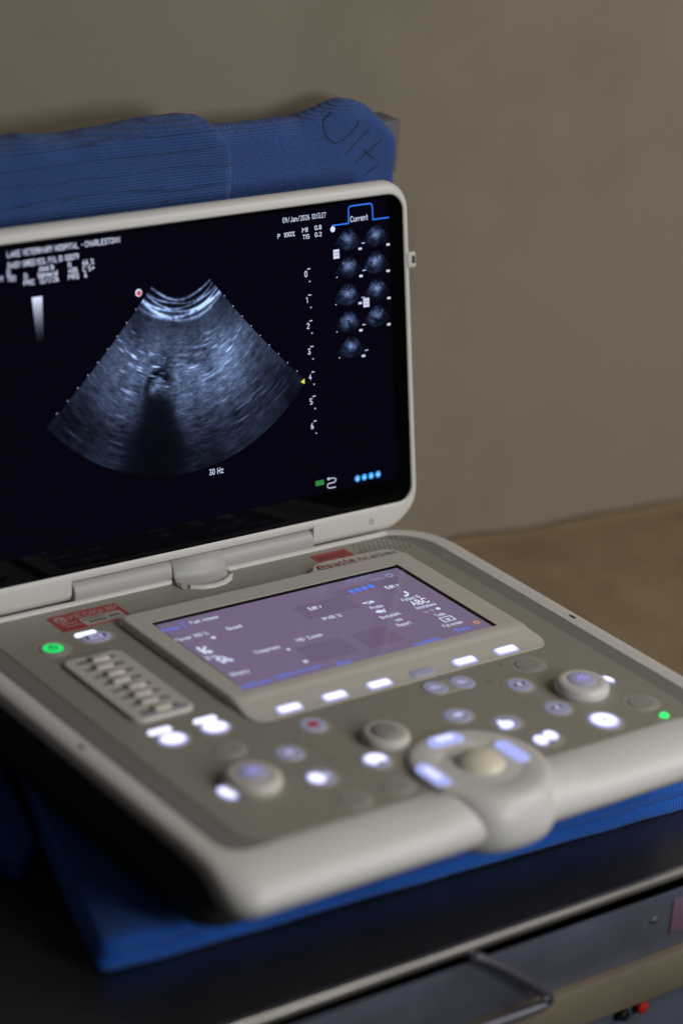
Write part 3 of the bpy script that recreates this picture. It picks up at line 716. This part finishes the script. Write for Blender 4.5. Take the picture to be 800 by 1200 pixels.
# knobs
def knob(x, y, mx, my, left):
    prof = [(17, PZ - .3), (17.6, PZ + 1), (17.6, PZ + 3.6), (17, PZ + 5.4), (15.4, PZ + 6.8), (13, PZ + 7.4), (10.2, PZ + 7.5), (9.6, PZ + 7.2)]
    o = MB().rev(x, y, prof, 56).build('rotary_knob', M_front if left else M_white, us, origin=(x, y, PZ))
    MB().rev(x, y, [(9.4, PZ + 6.8), (9.4, PZ + 7.8), (8.6, PZ + 8.3), (6, PZ + 8.6), (.3, PZ + 8.7)], 36).build('knob_cap', M_cap, o, origin=(x, y, PZ))
    g = MB()
    for k in range(3):
        a = k * math.pi / 3; g.tube([(x - 4.6 * math.cos(a), y - 4.6 * math.sin(a), PZ + 8.6), (x + 4.6 * math.cos(a), y + 4.6 * math.sin(a), PZ + 8.6)], .8, 6)
    disc(g, x, y, 2.6, PZ + 9.45)
    g.build('knob_icon', M_lav, o, smooth=0)
    return o
o = knob(-129, -163.5, 0, 0, True)
lit_patch(o, -148.5, -166.5, 4.6, 7.8, z=.9, rot=.12, name='knob_light')
o = knob(123, -164, 0, 0, False)
lit_patch(o, 147.4, -162.6, 2.8, 5.0, z=1.4, rot=.1, name='knob_light')
# joystick
x, y = -27.5, -157.0
o = MB().rev(x, y, [(14.6, PZ - .3), (15, PZ + 1), (14.6, PZ + 3.6), (13.4, PZ + 5.2), (11.6, PZ + 5.7), (9.8, PZ + 5.2)], 44).build('joystick', M_front, us, origin=(x, y, PZ))
MB().rev(x, y, [(9.7, PZ + 4.6), (9.7, PZ + 5.5), (8.4, PZ + 6.6), (4, PZ + 7.0), (.3, PZ + 6.9)], 32).build('joystick_cap', M_grey, o, origin=(x, y, PZ))
# small dead indicator spots beside buttons
for px, py in ((-75, -131), (-72, -162), (-104, -106), (78, -127), (80, -161), (100, -112)):
    MB().rev(px, py, [(2.0, PZ), (1.9, PZ + .1)], 14).build('indicator_spot', M_strip, us)
x, y = 146.2, -215.8
MB().rev(x, y, [(3.0, PZ - .2), (3.0, PZ + .7), (2.4, PZ + 1.3), (.3, PZ + 1.6)], 20).build('indicator_light', M_greenl, us, origin=(x, y, PZ))

# trackball housing ---------------------------------------------
CX, CY = 1.0, -211.
prof = [(41, PZ - .4), (42.4, 1.3), (42.3, 2.5), (41, 3.5), (38.5, 4.0), (34, 4.1), (25.5, 4.0), (24, 3.4), (22, 2.4), (19.6, 2.0), (19, 1.2)]
track = MB().rev(CX, CY, prof, 72).build('trackball_ring', M_white, us, origin=(CX, CY, 0))
ball = []
for k in range(11):
    a = math.radians(8 + 81 * k / 10); ball.append((18.6 * math.cos(a), -3.5 + 14 * math.sin(a)))
MB().rev(CX, CY, ball, 48).build('trackball', M_ball, us, origin=(CX, CY, 0))
# front dome under the ring
NT, prings = 64, []
DP = [(37, 4.0, 0), (40.5, 3.4, .25), (43.6, 1.4, .5), (46.6, -2.6, .75), (49.2, -8.5, 1), (50.4, -15.5, 1), (50, -21.5, 1), (48, -27, 1), (44, -31, 1), (37, -34.5, 1), (30, -36, 1)]
for r, z, w in DP:
    rg = []
    for k in range(NT + 1):
        t = math.pi * 1.08 + (math.pi * .84) * k / NT      # facing the front
        cc, ss = math.cos(t), math.sin(t)
        rg.append((CX - 2 + r * (.90 - .09 * w) * math.copysign(abs(cc) ** .74, cc), CY + r * math.copysign(abs(ss) ** .8, ss) * 1.01, z))
    rg += [(CX + r * .8, CY + 12, z), (CX - r * .8, CY + 12, z)]
    prings.append(rg)
MB().loft(prings).build('trackball_dome', M_white, us, smooth=70)
def pill(x, y, L, W, rot, core):
    c, s = math.cos(rot), math.sin(rot); mb = MB()
    mb.loft([rrect(-L / 2 + d, L / 2 - d, -W / 2 + d, W / 2 - d, W / 2 - d - .05, z, 8) for d, z in ((0, 3.7), (0, 4.7), (.6, 5.2), (1.6, 5.4))])
    # kidney bend
    mb.mapv(lambda a, b, z: (a, b - core * .012 * a * a, z)).mapv(lambda a, b, z: (x + a * c - b * s, y + a * s + b * c, z))
    o = mb.build('lit_pill', M_pill, us, origin=(x, y, 5))
    g = MB(); g.loft([rrect(-L * .27, L * .27, -W * .25, W * .25, W * .22, z, 6) for z in (5.4, 5.55)])
    g.mapv(lambda a, b, z: (a, b - core * .012 * a * a, z)).mapv(lambda a, b, z: (x + a * c - b * s, y + a * s + b * c, z))
    g.build('pill_core', M_pillc if core > 0 else M_pill, o)
pill(-.5, -179.5, 25, 11.5, 0, 1)
pill(-34.2, -210.5, 27, 10.5, math.pi / 2, .6)
pill(27.4, -210.5, 27, 10.5, math.pi / 2, -.6)

# ------------------------------------------------------------------ lid
TH = 1.377
LO = Vector((0, 89.156, -.2)); LV = Vector((0, math.cos(TH), math.sin(TH))); LW = Vector((0, -math.sin(TH), math.cos(TH)))
def lid(u, v, w): return LO + Vector((u, 0, 0)) + LV * v + LW * w
EX = [-140, -96.6, -96.2, -60, -20, 20, 60, 98.2, 98.6, 140]
LR = [((186, 22, 241.6, 12, 13), .2), ((186.6, 21.2, 242.2, 13, 14), .9), ((188.3, 18.5, 245, 17, 16), .8), ((190, 8, 247.8, 24, 18), -.2), ((191.3, 4, 249.8, 30, 20), -2.4), ((191.8, 3, 250.8, 33, 21), -6), ((191.4, 3.4, 250.2, 33, 21), -10.5),
      ((188.5, 6.5, 247, 30, 19), -14), ((182, 13, 240, 26, 16), -15.5)]
rings = []
for (hu, v0, v1, rb, rt), w in LR:
    rg = rrect(-hu, hu, v0, v1, (rb, rb, rt, rt), w, n=9, m=4, ex=EX)
    rings.append([(u, max(v, 16.6) if -96.4 < u < 98.4 and v < 30 else v, q) for u, v, q in rg])
lidm = MB().loft(rings).mapv(lid).build('display_lid', M_white, us, smooth=50)
mb = MB(); mb.loft([rrect(-185.8, 185.8, 22.2, 241.4, (12, 12, 13, 13), w, 9) for w in (0, .35)] + [rrect(-185.2, 185.2, 22.8, 240.8, (12, 12, 13, 13), .55, 9)])
mb.mapv(lid).build('screen_glass', M_glass, lidm)
mb = MB(); mb.loft([rrect(-172.5, 172.5, 40.0, 233.8 + 5, .4, w, 2) for w in (.5, .62)]); mb.mapv(lid).build('lcd_panel', M_lcd, lidm)

# hinge
mb = MB()
def barrel(x0, x1):
    rg = []
    for x, r in ((x0, 8.6), (x0 + .6, 9.2), (x1 - .6, 9.2), (x1, 8.6)):
        rg.append([(x, 97.5 + r * math.cos(a), 5.4 + r * 1.04 * math.sin(a)) for a in [2 * math.pi * k / 40 for k in range(40)]])
    return MB().loft(rg)
hinge = barrel(-95.5, 97.5).build('hinge', M_hinge, us)
tg = []
for x in (-19.5, -18, 20, 21.5):
    d = 1.2 if x in (-19.5, 21.5) else 0
    tg.append([(x, y, z - (d if z > 1 else 0)) for y, z in ((100, 15.4), (93, 15), (88.6, 12.2), (86.6, 7), (83.5, 3.4), (77, 2.0), (75.5, .9), (100, .9))])
MB().loft(tg).build('hinge_tongue', M_hinge, us)
# latch on lid's right edge
mb = MB(); mb.box(187.6, 195.2, 188, 199, -9, 1.8, 1.0); mb.mapv(lid); la = mb.build('latch', M_front, lidm)
mb = MB(); mb.box(191.4, 194.2, 191, 196.4, -4.8, 1.95, .2); mb.mapv(lid); mb.build('latch_slot', M_dark, lidm)
mb = MB(); ring2(mb, 149, 12.3, 1.4, 2.0, .25); rect(mb, 148.7, 149.3, 12.3, 14, .26); mb.mapv(lambda a, b, c: lid(a, b, c + .15)); mb.build('lid_mark', M_strip, lidm)

# ------------------------------------------------------------------ ultrasound picture
def blur(a, sx, sy):
    h, w = a.shape; fx = np.fft.fftfreq(w); fy = np.fft.fftfreq(h)
    g = np.exp(-2 * (np.pi ** 2) * ((fx[None, :] * sx) ** 2 + (fy[:, None] * sy) ** 2))
    r = np.fft.ifft2(np.fft.fft2(a) * g).real
    return r / (r.std() + 1e-9)

def echo(nr, na, seed, full=True):
    r = np.random.default_rng(seed); t = np.linspace(0, 1, nr)[:, None]; a = np.linspace(-1, 1, na)[None, :] * 48.5
    w = lambda sx, sy: blur(r.standard_normal((nr, na)), sx * na / 340, sy * nr / 270)
    fine = w(1.8, .7); mid = w(5, 1.7); big = w(26, 16); streak = w(7, 1.0)
    ray_ = blur(r.standard_normal((nr, na)), 5 * na / 340, 60 * nr / 270)
    g = .295 + 0 * t * a
    g = g + .034 * fine * (.6 + .6 * t) + .034 * mid + .05 * big + .035 * ray_ * t
    s = np.clip(streak - 1.15, 0, None)
    zone = np.exp(-((t - .40) / .13) ** 2) * 1.1 + .25 + .5 * np.exp(-((t - .75) / .2) ** 2) * (np.abs(a) > 18)
    g = g + .28 * s * zone
    g = g * (.70 + .55 * np.exp(-((t - .45) / .22) ** 2))
    if full:
        sm = np.exp(-((t - .2) / .05) ** 2); g = g * (1 - .35 * sm) + .35 * sm * .24
        dk = 1 / (1 + np.exp((t - .075) / .012)); g = g * (1 - dk) + dk * .015
        for tc_, wd, am in ((.014, .0075, .62), (.042, .006, .55), (.064, .0065, .72), (.087, .007, .85), (.109, .0095, 1.15), (.134, .009, .40)):
            cv = tc_ + .006 * np.sin(a * .09 + tc_ * 140)
            g = g + am * np.exp(-((t - cv) / wd) ** 2) * np.clip(.85 + .13 * mid + .18 * big, .35, 1.2)
        # shadowed rib/stone: dark wedge and its dark rim with a bright core
        c0 = -11.5 + 1.5 * np.sin(t * 9)
        half = 5.8 + 5.2 * np.clip((t - .5) / .3, 0, 1)
        sh = 1 / (1 + np.exp(-(half - np.abs(a - c0)) / 1.4)) * 1 / (1 + np.exp(-(t - .55) / .018))
        g = g * (1 - .92 * sh)
        wob = 1.1 * np.clip(big, -1.5, 1.5)
        rr = np.sqrt(((a + 14.5 + wob) / 5.6) ** 2 + ((t - .515 + .004 * wob) / .095) ** 2)
        g = g - .30 * np.exp(-((rr - 1) / .26) ** 2) * (1 / (1 + np.exp((t - .53 + .004 * (a + 14)) / .02))) * np.clip(.9 - .06 * (a + 14) + .2 * mid, 0, 1.2)
        g = g + .34 * np.exp(-(((a + 14.5) / 2.2) ** 2 + ((t - .475) / .028) ** 2)) * np.clip(.9 + .4 * mid, .2, 1.5) + .22 * np.exp(-(((a + 16) / 1.3) ** 2 + ((t - .52) / .02) ** 2)) + .20 * np.exp(-(((a + 4.5) / 1.8) ** 2 + ((t - .44) / .022) ** 2))
        sh2 = np.exp(-((a - 10) / 3.) ** 2) * 1 / (1 + np.exp(-(t - .8) / .03)); g = g * (1 - .4 * sh2)
        for (aa, t0, la_, lt, am) in ((14, .31, 5, .006, .34), (19, .29, 4, .006, .3), (11, .35, 4, .007, .3), (22, .26, 3, .006, .25), (-34, .43, 3, .008, .3), (-30, .5, 4, .008, .16), (33, .76, 4, .007, .4), (36, .80, 4.5, .007, .34), (40, .9, 4, .006, .2), (-36, .86, 3, .008, .25), (-41, .93, 3, .008, .3), (-24, .9, 2.5, .01, .25), (-5, .38, 6, .007, .22), (-1, .33, 5, .007, .2), (7, .40, 4, .008, .25)):
            g = g + am * np.exp(-(((a - aa) / la_) ** 2 + ((t - t0 - .0009 * (a - aa)) / lt) ** 2)) * (.7 + .5 * np.clip(mid, -1, 1))
        # weaker at the flanks and far field
        g = g * (1 - .38 * sstep_np((np.abs(a) - 24) / 24)) * (1 - .50 * sstep_np((t - .62) / .42))
    else:
        g = .03 + .20 * np.exp(-((t - .42) / .22) ** 2 - (a / 36) ** 2) + .03 * fine + .03 * big * (np.abs(a) < 40) + .10 * np.clip(mid, 0, 3) * np.exp(-((t - .4) / .25) ** 2) - .05 * np.abs(a) / 48
        ln = r.uniform(-20, 25); sl = r.uniform(25, 60)
        if seed % 9 < 2: g = g * (1 - .9 * np.exp(-((a - ln - sl * (t - .6)) / 5) ** 2) * (t > .35))
    return np.clip(g, .0, 1.)
def sstep_np(t): t = np.clip(t, 0, 1); return t * t * (3 - 2 * t)

def sector(name, nr, na, seed, place, full, parent, gain=1.):
    g = echo(nr, na, seed, full)
    t = np.linspace(0, 1, nr)[:, None] * np.ones((1, na)); s = np.ones((nr, 1)) * np.linspace(-1, 1, na)[None, :]
    am = np.radians(45.2 + 4.8 * t); R = 31.5 + 101.8 * t
    ang = am * s
    U = -5 * t + R * np.sin(ang); V = 224 - 17 * t - R * np.cos(ang)
    pts = [place(float(u), float(v)) for u, v in zip(U.ravel(), V.ravel())]
    o = MB().grid(pts, na, nr).build(name, M_echo, parent, smooth=0)
    lo = np.stack([g * .66 + .015, g * .77 + .022, g * .98 + .05], -1) * gain
    lo = np.clip(lo, 0, 1.)
    c = np.where(lo <= .04045, lo / 12.92, ((lo + .055) / 1.055) ** 2.4)
    col = np.concatenate([c, np.ones(c.shape[:2] + (1,))], -1).astype(np.float32)
    at = o.data.attributes.new('picture', 'FLOAT_COLOR', 'POINT'); at.data.foreach_set('color', col.ravel())
    return o
sector('ultrasound_image', 330, 420, 5, lambda u, v: lid(u, v, .70), True, lidm, 1.16)
for i, (u, v) in enumerate([(137.5, 214.3), (161.8, 214.4), (137.4, 195.4), (161.0, 196.1), (135.8, 176.7), (160.9, 177.0), (135.6, 157.7), (160.1, 158.6), (137.0, 139.5)]):
    k = 23 / 200
    sector('thumbnail_image', 44, 54, 30 + i * (9 if i < 2 else 7), lambda a, b, u=u, v=v, k=k: lid(u + a * k, v + (b - 140) * k * 1.05, .70), False, lidm, 2.0)

# writing on the main screen -------------------------------------
z = .72
def ST(*a, extra=None, name='screen_lettering', **k):
    mb = MB(); put_text(mb, *a, **k)
    if extra: extra(mb)
    mb.mapv(lid).build(name, M_tw, lidm, smooth=0)
ST('LAKE VETERINARY HOSPITAL - CHARLESTOWN', -127, 234.9, z, 82.4, 3.3, 'l', bold=.035)
ST('DAISY GREEVES, F(1), ID 100079', -127, 227.9, z, 51, 3.3, 'l', bold=.035)

for s_, u, v in [('D', -126.9, 223.5), ('M', -132.5, 220.5), ('TEI', -125.3, 219.6), ('D', -114.9, 219.9), ('PRC', -112.8, 215.6), ('Abd B', -99.8, 223.2), ('General', -99.1, 219.3), ('13/1/26', -98.4, 215.4), ('G', -82.9, 223.3), ('40B', -80.7, 219.4), ('PRS', -80.4, 215.3), ('66 %', -69.0, 223.3), ('C 5+', -69.0, 219.2), ('6', -71.5, 215.3)]:
    ST(s_, u, v, z, None, 3.0, bold=.035)
ST('09/Jan/2026 10:13:27', 101.6, 232.9, z, 35.6, 3.2, bold=.02)
ST('P', 80, 222.7, z, None, 2.8, bold=.03); ST('100%', 88.6, 223.0, z, 8.6, 2.8, bold=.035)
ST('MI', 101.6, 224.6, z, 4.2, 2.7, bold=.035); ST('TIS', 102.4, 219.9, z, 5.2, 2.7, bold=.035)
ST('0.8', 112.6, 225, z, 5.2, 2.7, bold=.035); ST('0.2', 112.6, 220.3, z, 5.2, 2.7, bold=.035)
ST('Current', 147.6, 227.5, z, 14.4, 3.5, bold=.03)
ST('30 Hz', 20.3, 70.9, z, 11, 3.6, bold=.035)
for i, v in enumerate((194.6, 176.7, 158.9, 141.1, 123.4, 106.4, 89.0)):
    def ticks(mb, v=v): rect(mb, 102.2, 104.6, v + 2.9, v + 3.5, z); rect(mb, 103.4, 104.4, v - 5.8, v - 5.1, z)
    ST(str(i), 100.9, v, z, None, 3.6, bold=.04, extra=ticks, name='depth_mark')
# small white marks: dots, mini cine grids, counters under the thumbnails
def SM(fn, name='screen_mark', m=None):
    mb = MB(); fn(mb); mb.mapv(lid).build(name, m or M_tw, lidm, smooth=0)
SM(lambda mb: disc(mb, 124.9, 222.4, 2.0, z + .02, 24))
for u, v in ((127.2, 205.2), (151.2, 168.6)):
    SM(lambda mb: [rect(mb, u - 2.6 + i * 1.75, u - 1.1 + i * 1.75, v - 3.2 + j * 2.15, v - 1.3 + j * 2.15, z) for i in range(3) for j in range(3)], 'clip_symbol')
for u, v in ((137.5, 214.3), (161.8, 214.4), (137.4, 195.4), (161.0, 196.1), (135.8, 176.7), (160.9, 177.0), (135.6, 157.7), (160.1, 158.6), (137.0, 139.5)):
    SM(lambda mb: rect(mb, u + 8.6, u + 11.4, v - 8.6, v - 7.2, z), 'thumbnail_number')
    if u < 140:
        SM(lambda mb: rect(mb, u - 11, u - 10.2, v - 6.6, v - 6, z)); SM(lambda mb: rect(mb, u + 11.4, u + 14.2, v - 4.6, v - 4.1, z))
def edge_dots(mb):
    for k in range(9):
        t = .16 + k * .093; am = math.radians(45.2 + 4.8 * t + .4)
        for sg in (-1, 1):
            R = 31.5 + 101.8 * t; disc(mb, -5 * t + R * math.sin(am) * sg, 224 - 17 * t - R * math.cos(am), .34, z, 10)
SM(edge_dots, 'edge_dots')
mb = MB(); ring2(mb, -32.7, 198.8, 1.4, 2.5, z); mb.mapv(lid).build('screen_mark', M_tw, lidm, smooth=0)
SM(lambda mb: disc(mb, -32.5, 198.6, 1.7, z + .03), m=M_tr)
mb = MB(); mb.add([(92.7, 121.2, z), (96.0, 119.3, z), (96.0, 123.1, z)], [(0, 1, 2)]); mb.mapv(lid).build('depth_marker', M_ty, lidm, smooth=0)
mb = MB(); rect(mb, 101.6, 108.8, 46.2, 49.8, z); mb.mapv(lid).build('battery_symbol', M_tg, lidm, smooth=0)
mb = MB()
mb.tube(smooth_path([(112.2, 49.6, z), (117.6, 49.4, z), (119, 47.8, z), (117.4, 46.4, z), (113, 46.2, z), (111.6, 44.6, z), (113, 43, z), (118.6, 42.8, z)], 4), .27, 6); disc(mb, 112.6, 49.6, .9, z + .3)
mb.mapv(lid).build('cable_symbol', M_tw, lidm, smooth=0)
mb = MB()
pts = [(124.6, 224.9), (138.6, 224.9), (138.8, 234.6), (139.4, 235.9), (140.8, 236.5), (157.4, 236.5), (158.6, 236), (159.2, 234.8), (159.5, 225.2), (173, 225.2)]
for (a, b), (c, d) in zip(pts[:-1], pts[1:]):
    l = math.hypot(c - a, d - b); nx_, ny_ = -(d - b) / l * .42, (c - a) / l * .42; ex_, ey_ = (c - a) / l * .3, (d - b) / l * .3
    mb.add([(a - nx_ - ex_, b - ny_ - ey_, z), (c - nx_ + ex_, d - ny_ + ey_, z), (c + nx_ + ex_, d + ny_ + ey_, z), (a + nx_ - ex_, b + ny_ - ey_, z)], [(0, 1, 2, 3)])
mb.mapv(lid).build('tab_outline', M_tb, lidm, smooth=0)
for u in (137.8, 143.8, 149.8, 155.9):
    mb = MB(); disc(mb, u, 45.5, 2.35, z, 24); o = mb.mapv(lid).build('status_dot', M_tb2, lidm, smooth=0)
for u in (137.8, 143.8, 149.8, 155.9): SM(lambda mb: disc(mb, u, 45.3, .8, z + .05, 12))
# grey-scale bar: tapering strip that runs from white to black
ny = 40; pts = []; cols = []
for j in range(ny):
    t = j / (ny - 1); w_ = 3.7 - 1.3 * t; v = 205.8 - 29.5 * t; u = -108 + .2 * t
    pts += [(u - w_, v, z), (u + w_, v, z)]; g = (1 - t) ** 1.2; c = lin((.9 * g + .02, .92 * g + .03, 1. * g + .06)); cols += [(*c, 1)] * 2
o = MB().grid(pts, 2, ny).mapv(lid).build('grey_scale_bar', M_echo, lidm, smooth=0)
at = o.data.attributes.new('picture', 'FLOAT_COLOR', 'POINT'); at.data.foreach_set('color', np.array(cols, np.float32).ravel())

# ------------------------------------------------------------------ camera
R = [[0.8013209573166982, -0.593239197437725, 0.0771490634323856], [-0.1752787650086544, -0.3561228539621764, -0.9178528571742178], [0.5719808370060059, 0.7219721376267081, -0.3893509401409356]]
cam_d = bpy.data.cameras.new('camera'); cam = bpy.data.objects.new('camera', cam_d); COL.objects.link(cam); scene.camera = cam
M = Matrix(((R[0][0], -R[1][0], -R[2][0]), (R[0][1], -R[1][1], -R[2][1]), (R[0][2], -R[1][2], -R[2][2]))).to_4x4()
M.translation = Vector((-908.51362, -1208.67203, 725.53485)) * MM
cam.matrix_world = M
cam_d.sensor_fit = 'AUTO'; cam_d.sensor_width = 36; cam_d.lens = 3020.464 / 1200 * 36
cam_d.clip_start = .01; cam_d.clip_end = 100
cam_d.dof.use_dof = True; cam_d.dof.focus_distance = 1.735; cam_d.dof.aperture_fstop = 2.5; cam_d.dof.aperture_blades = 9

# ------------------------------------------------------------------ light
def area(name, loc, tgt, sx, sy, power, col):
    l = bpy.data.lights.new(name, 'AREA'); l.shape = 'RECTANGLE'; l.size = sx; l.size_y = sy; l.energy = power; l.color = col
    o = bpy.data.objects.new(name, l); COL.objects.link(o); o.location = loc
    o.rotation_euler = (Vector(tgt) - Vector(loc)).to_track_quat('-Z', 'Y').to_euler(); return o
area('window_light', (1.5, -1.5, 1.5), (.05, -.1, 0), 1.1, 1.1, 20, (.98, .98, 1.))
area('front_light', (.34, -1.62, .50), (.12, -.2, -.05), .5, .5, 9.0, (.98, .98, 1.))
area('wall_fill_light', (1.8, -.8, 1.7), (.4, .1, .05), 1.2, .8, 4.6, (1., .86, .68))  # added warm fill from the right, grades the wall; no lamp known there
w = bpy.data.worlds.new('World'); scene.world = w; w.use_nodes = True
bg = w.node_tree.nodes['Background']; bg.inputs[0].default_value = (1., .9, .8, 1); bg.inputs[1].default_value = .014

scene.view_settings.view_transform = 'Standard'; scene.view_settings.look = 'None'
scene.view_settings.exposure = 0; scene.view_settings.gamma = 1
scene.render.engine = 'CYCLES'
scene.cycles.use_denoising = True
scene.cycles.max_bounces = 8
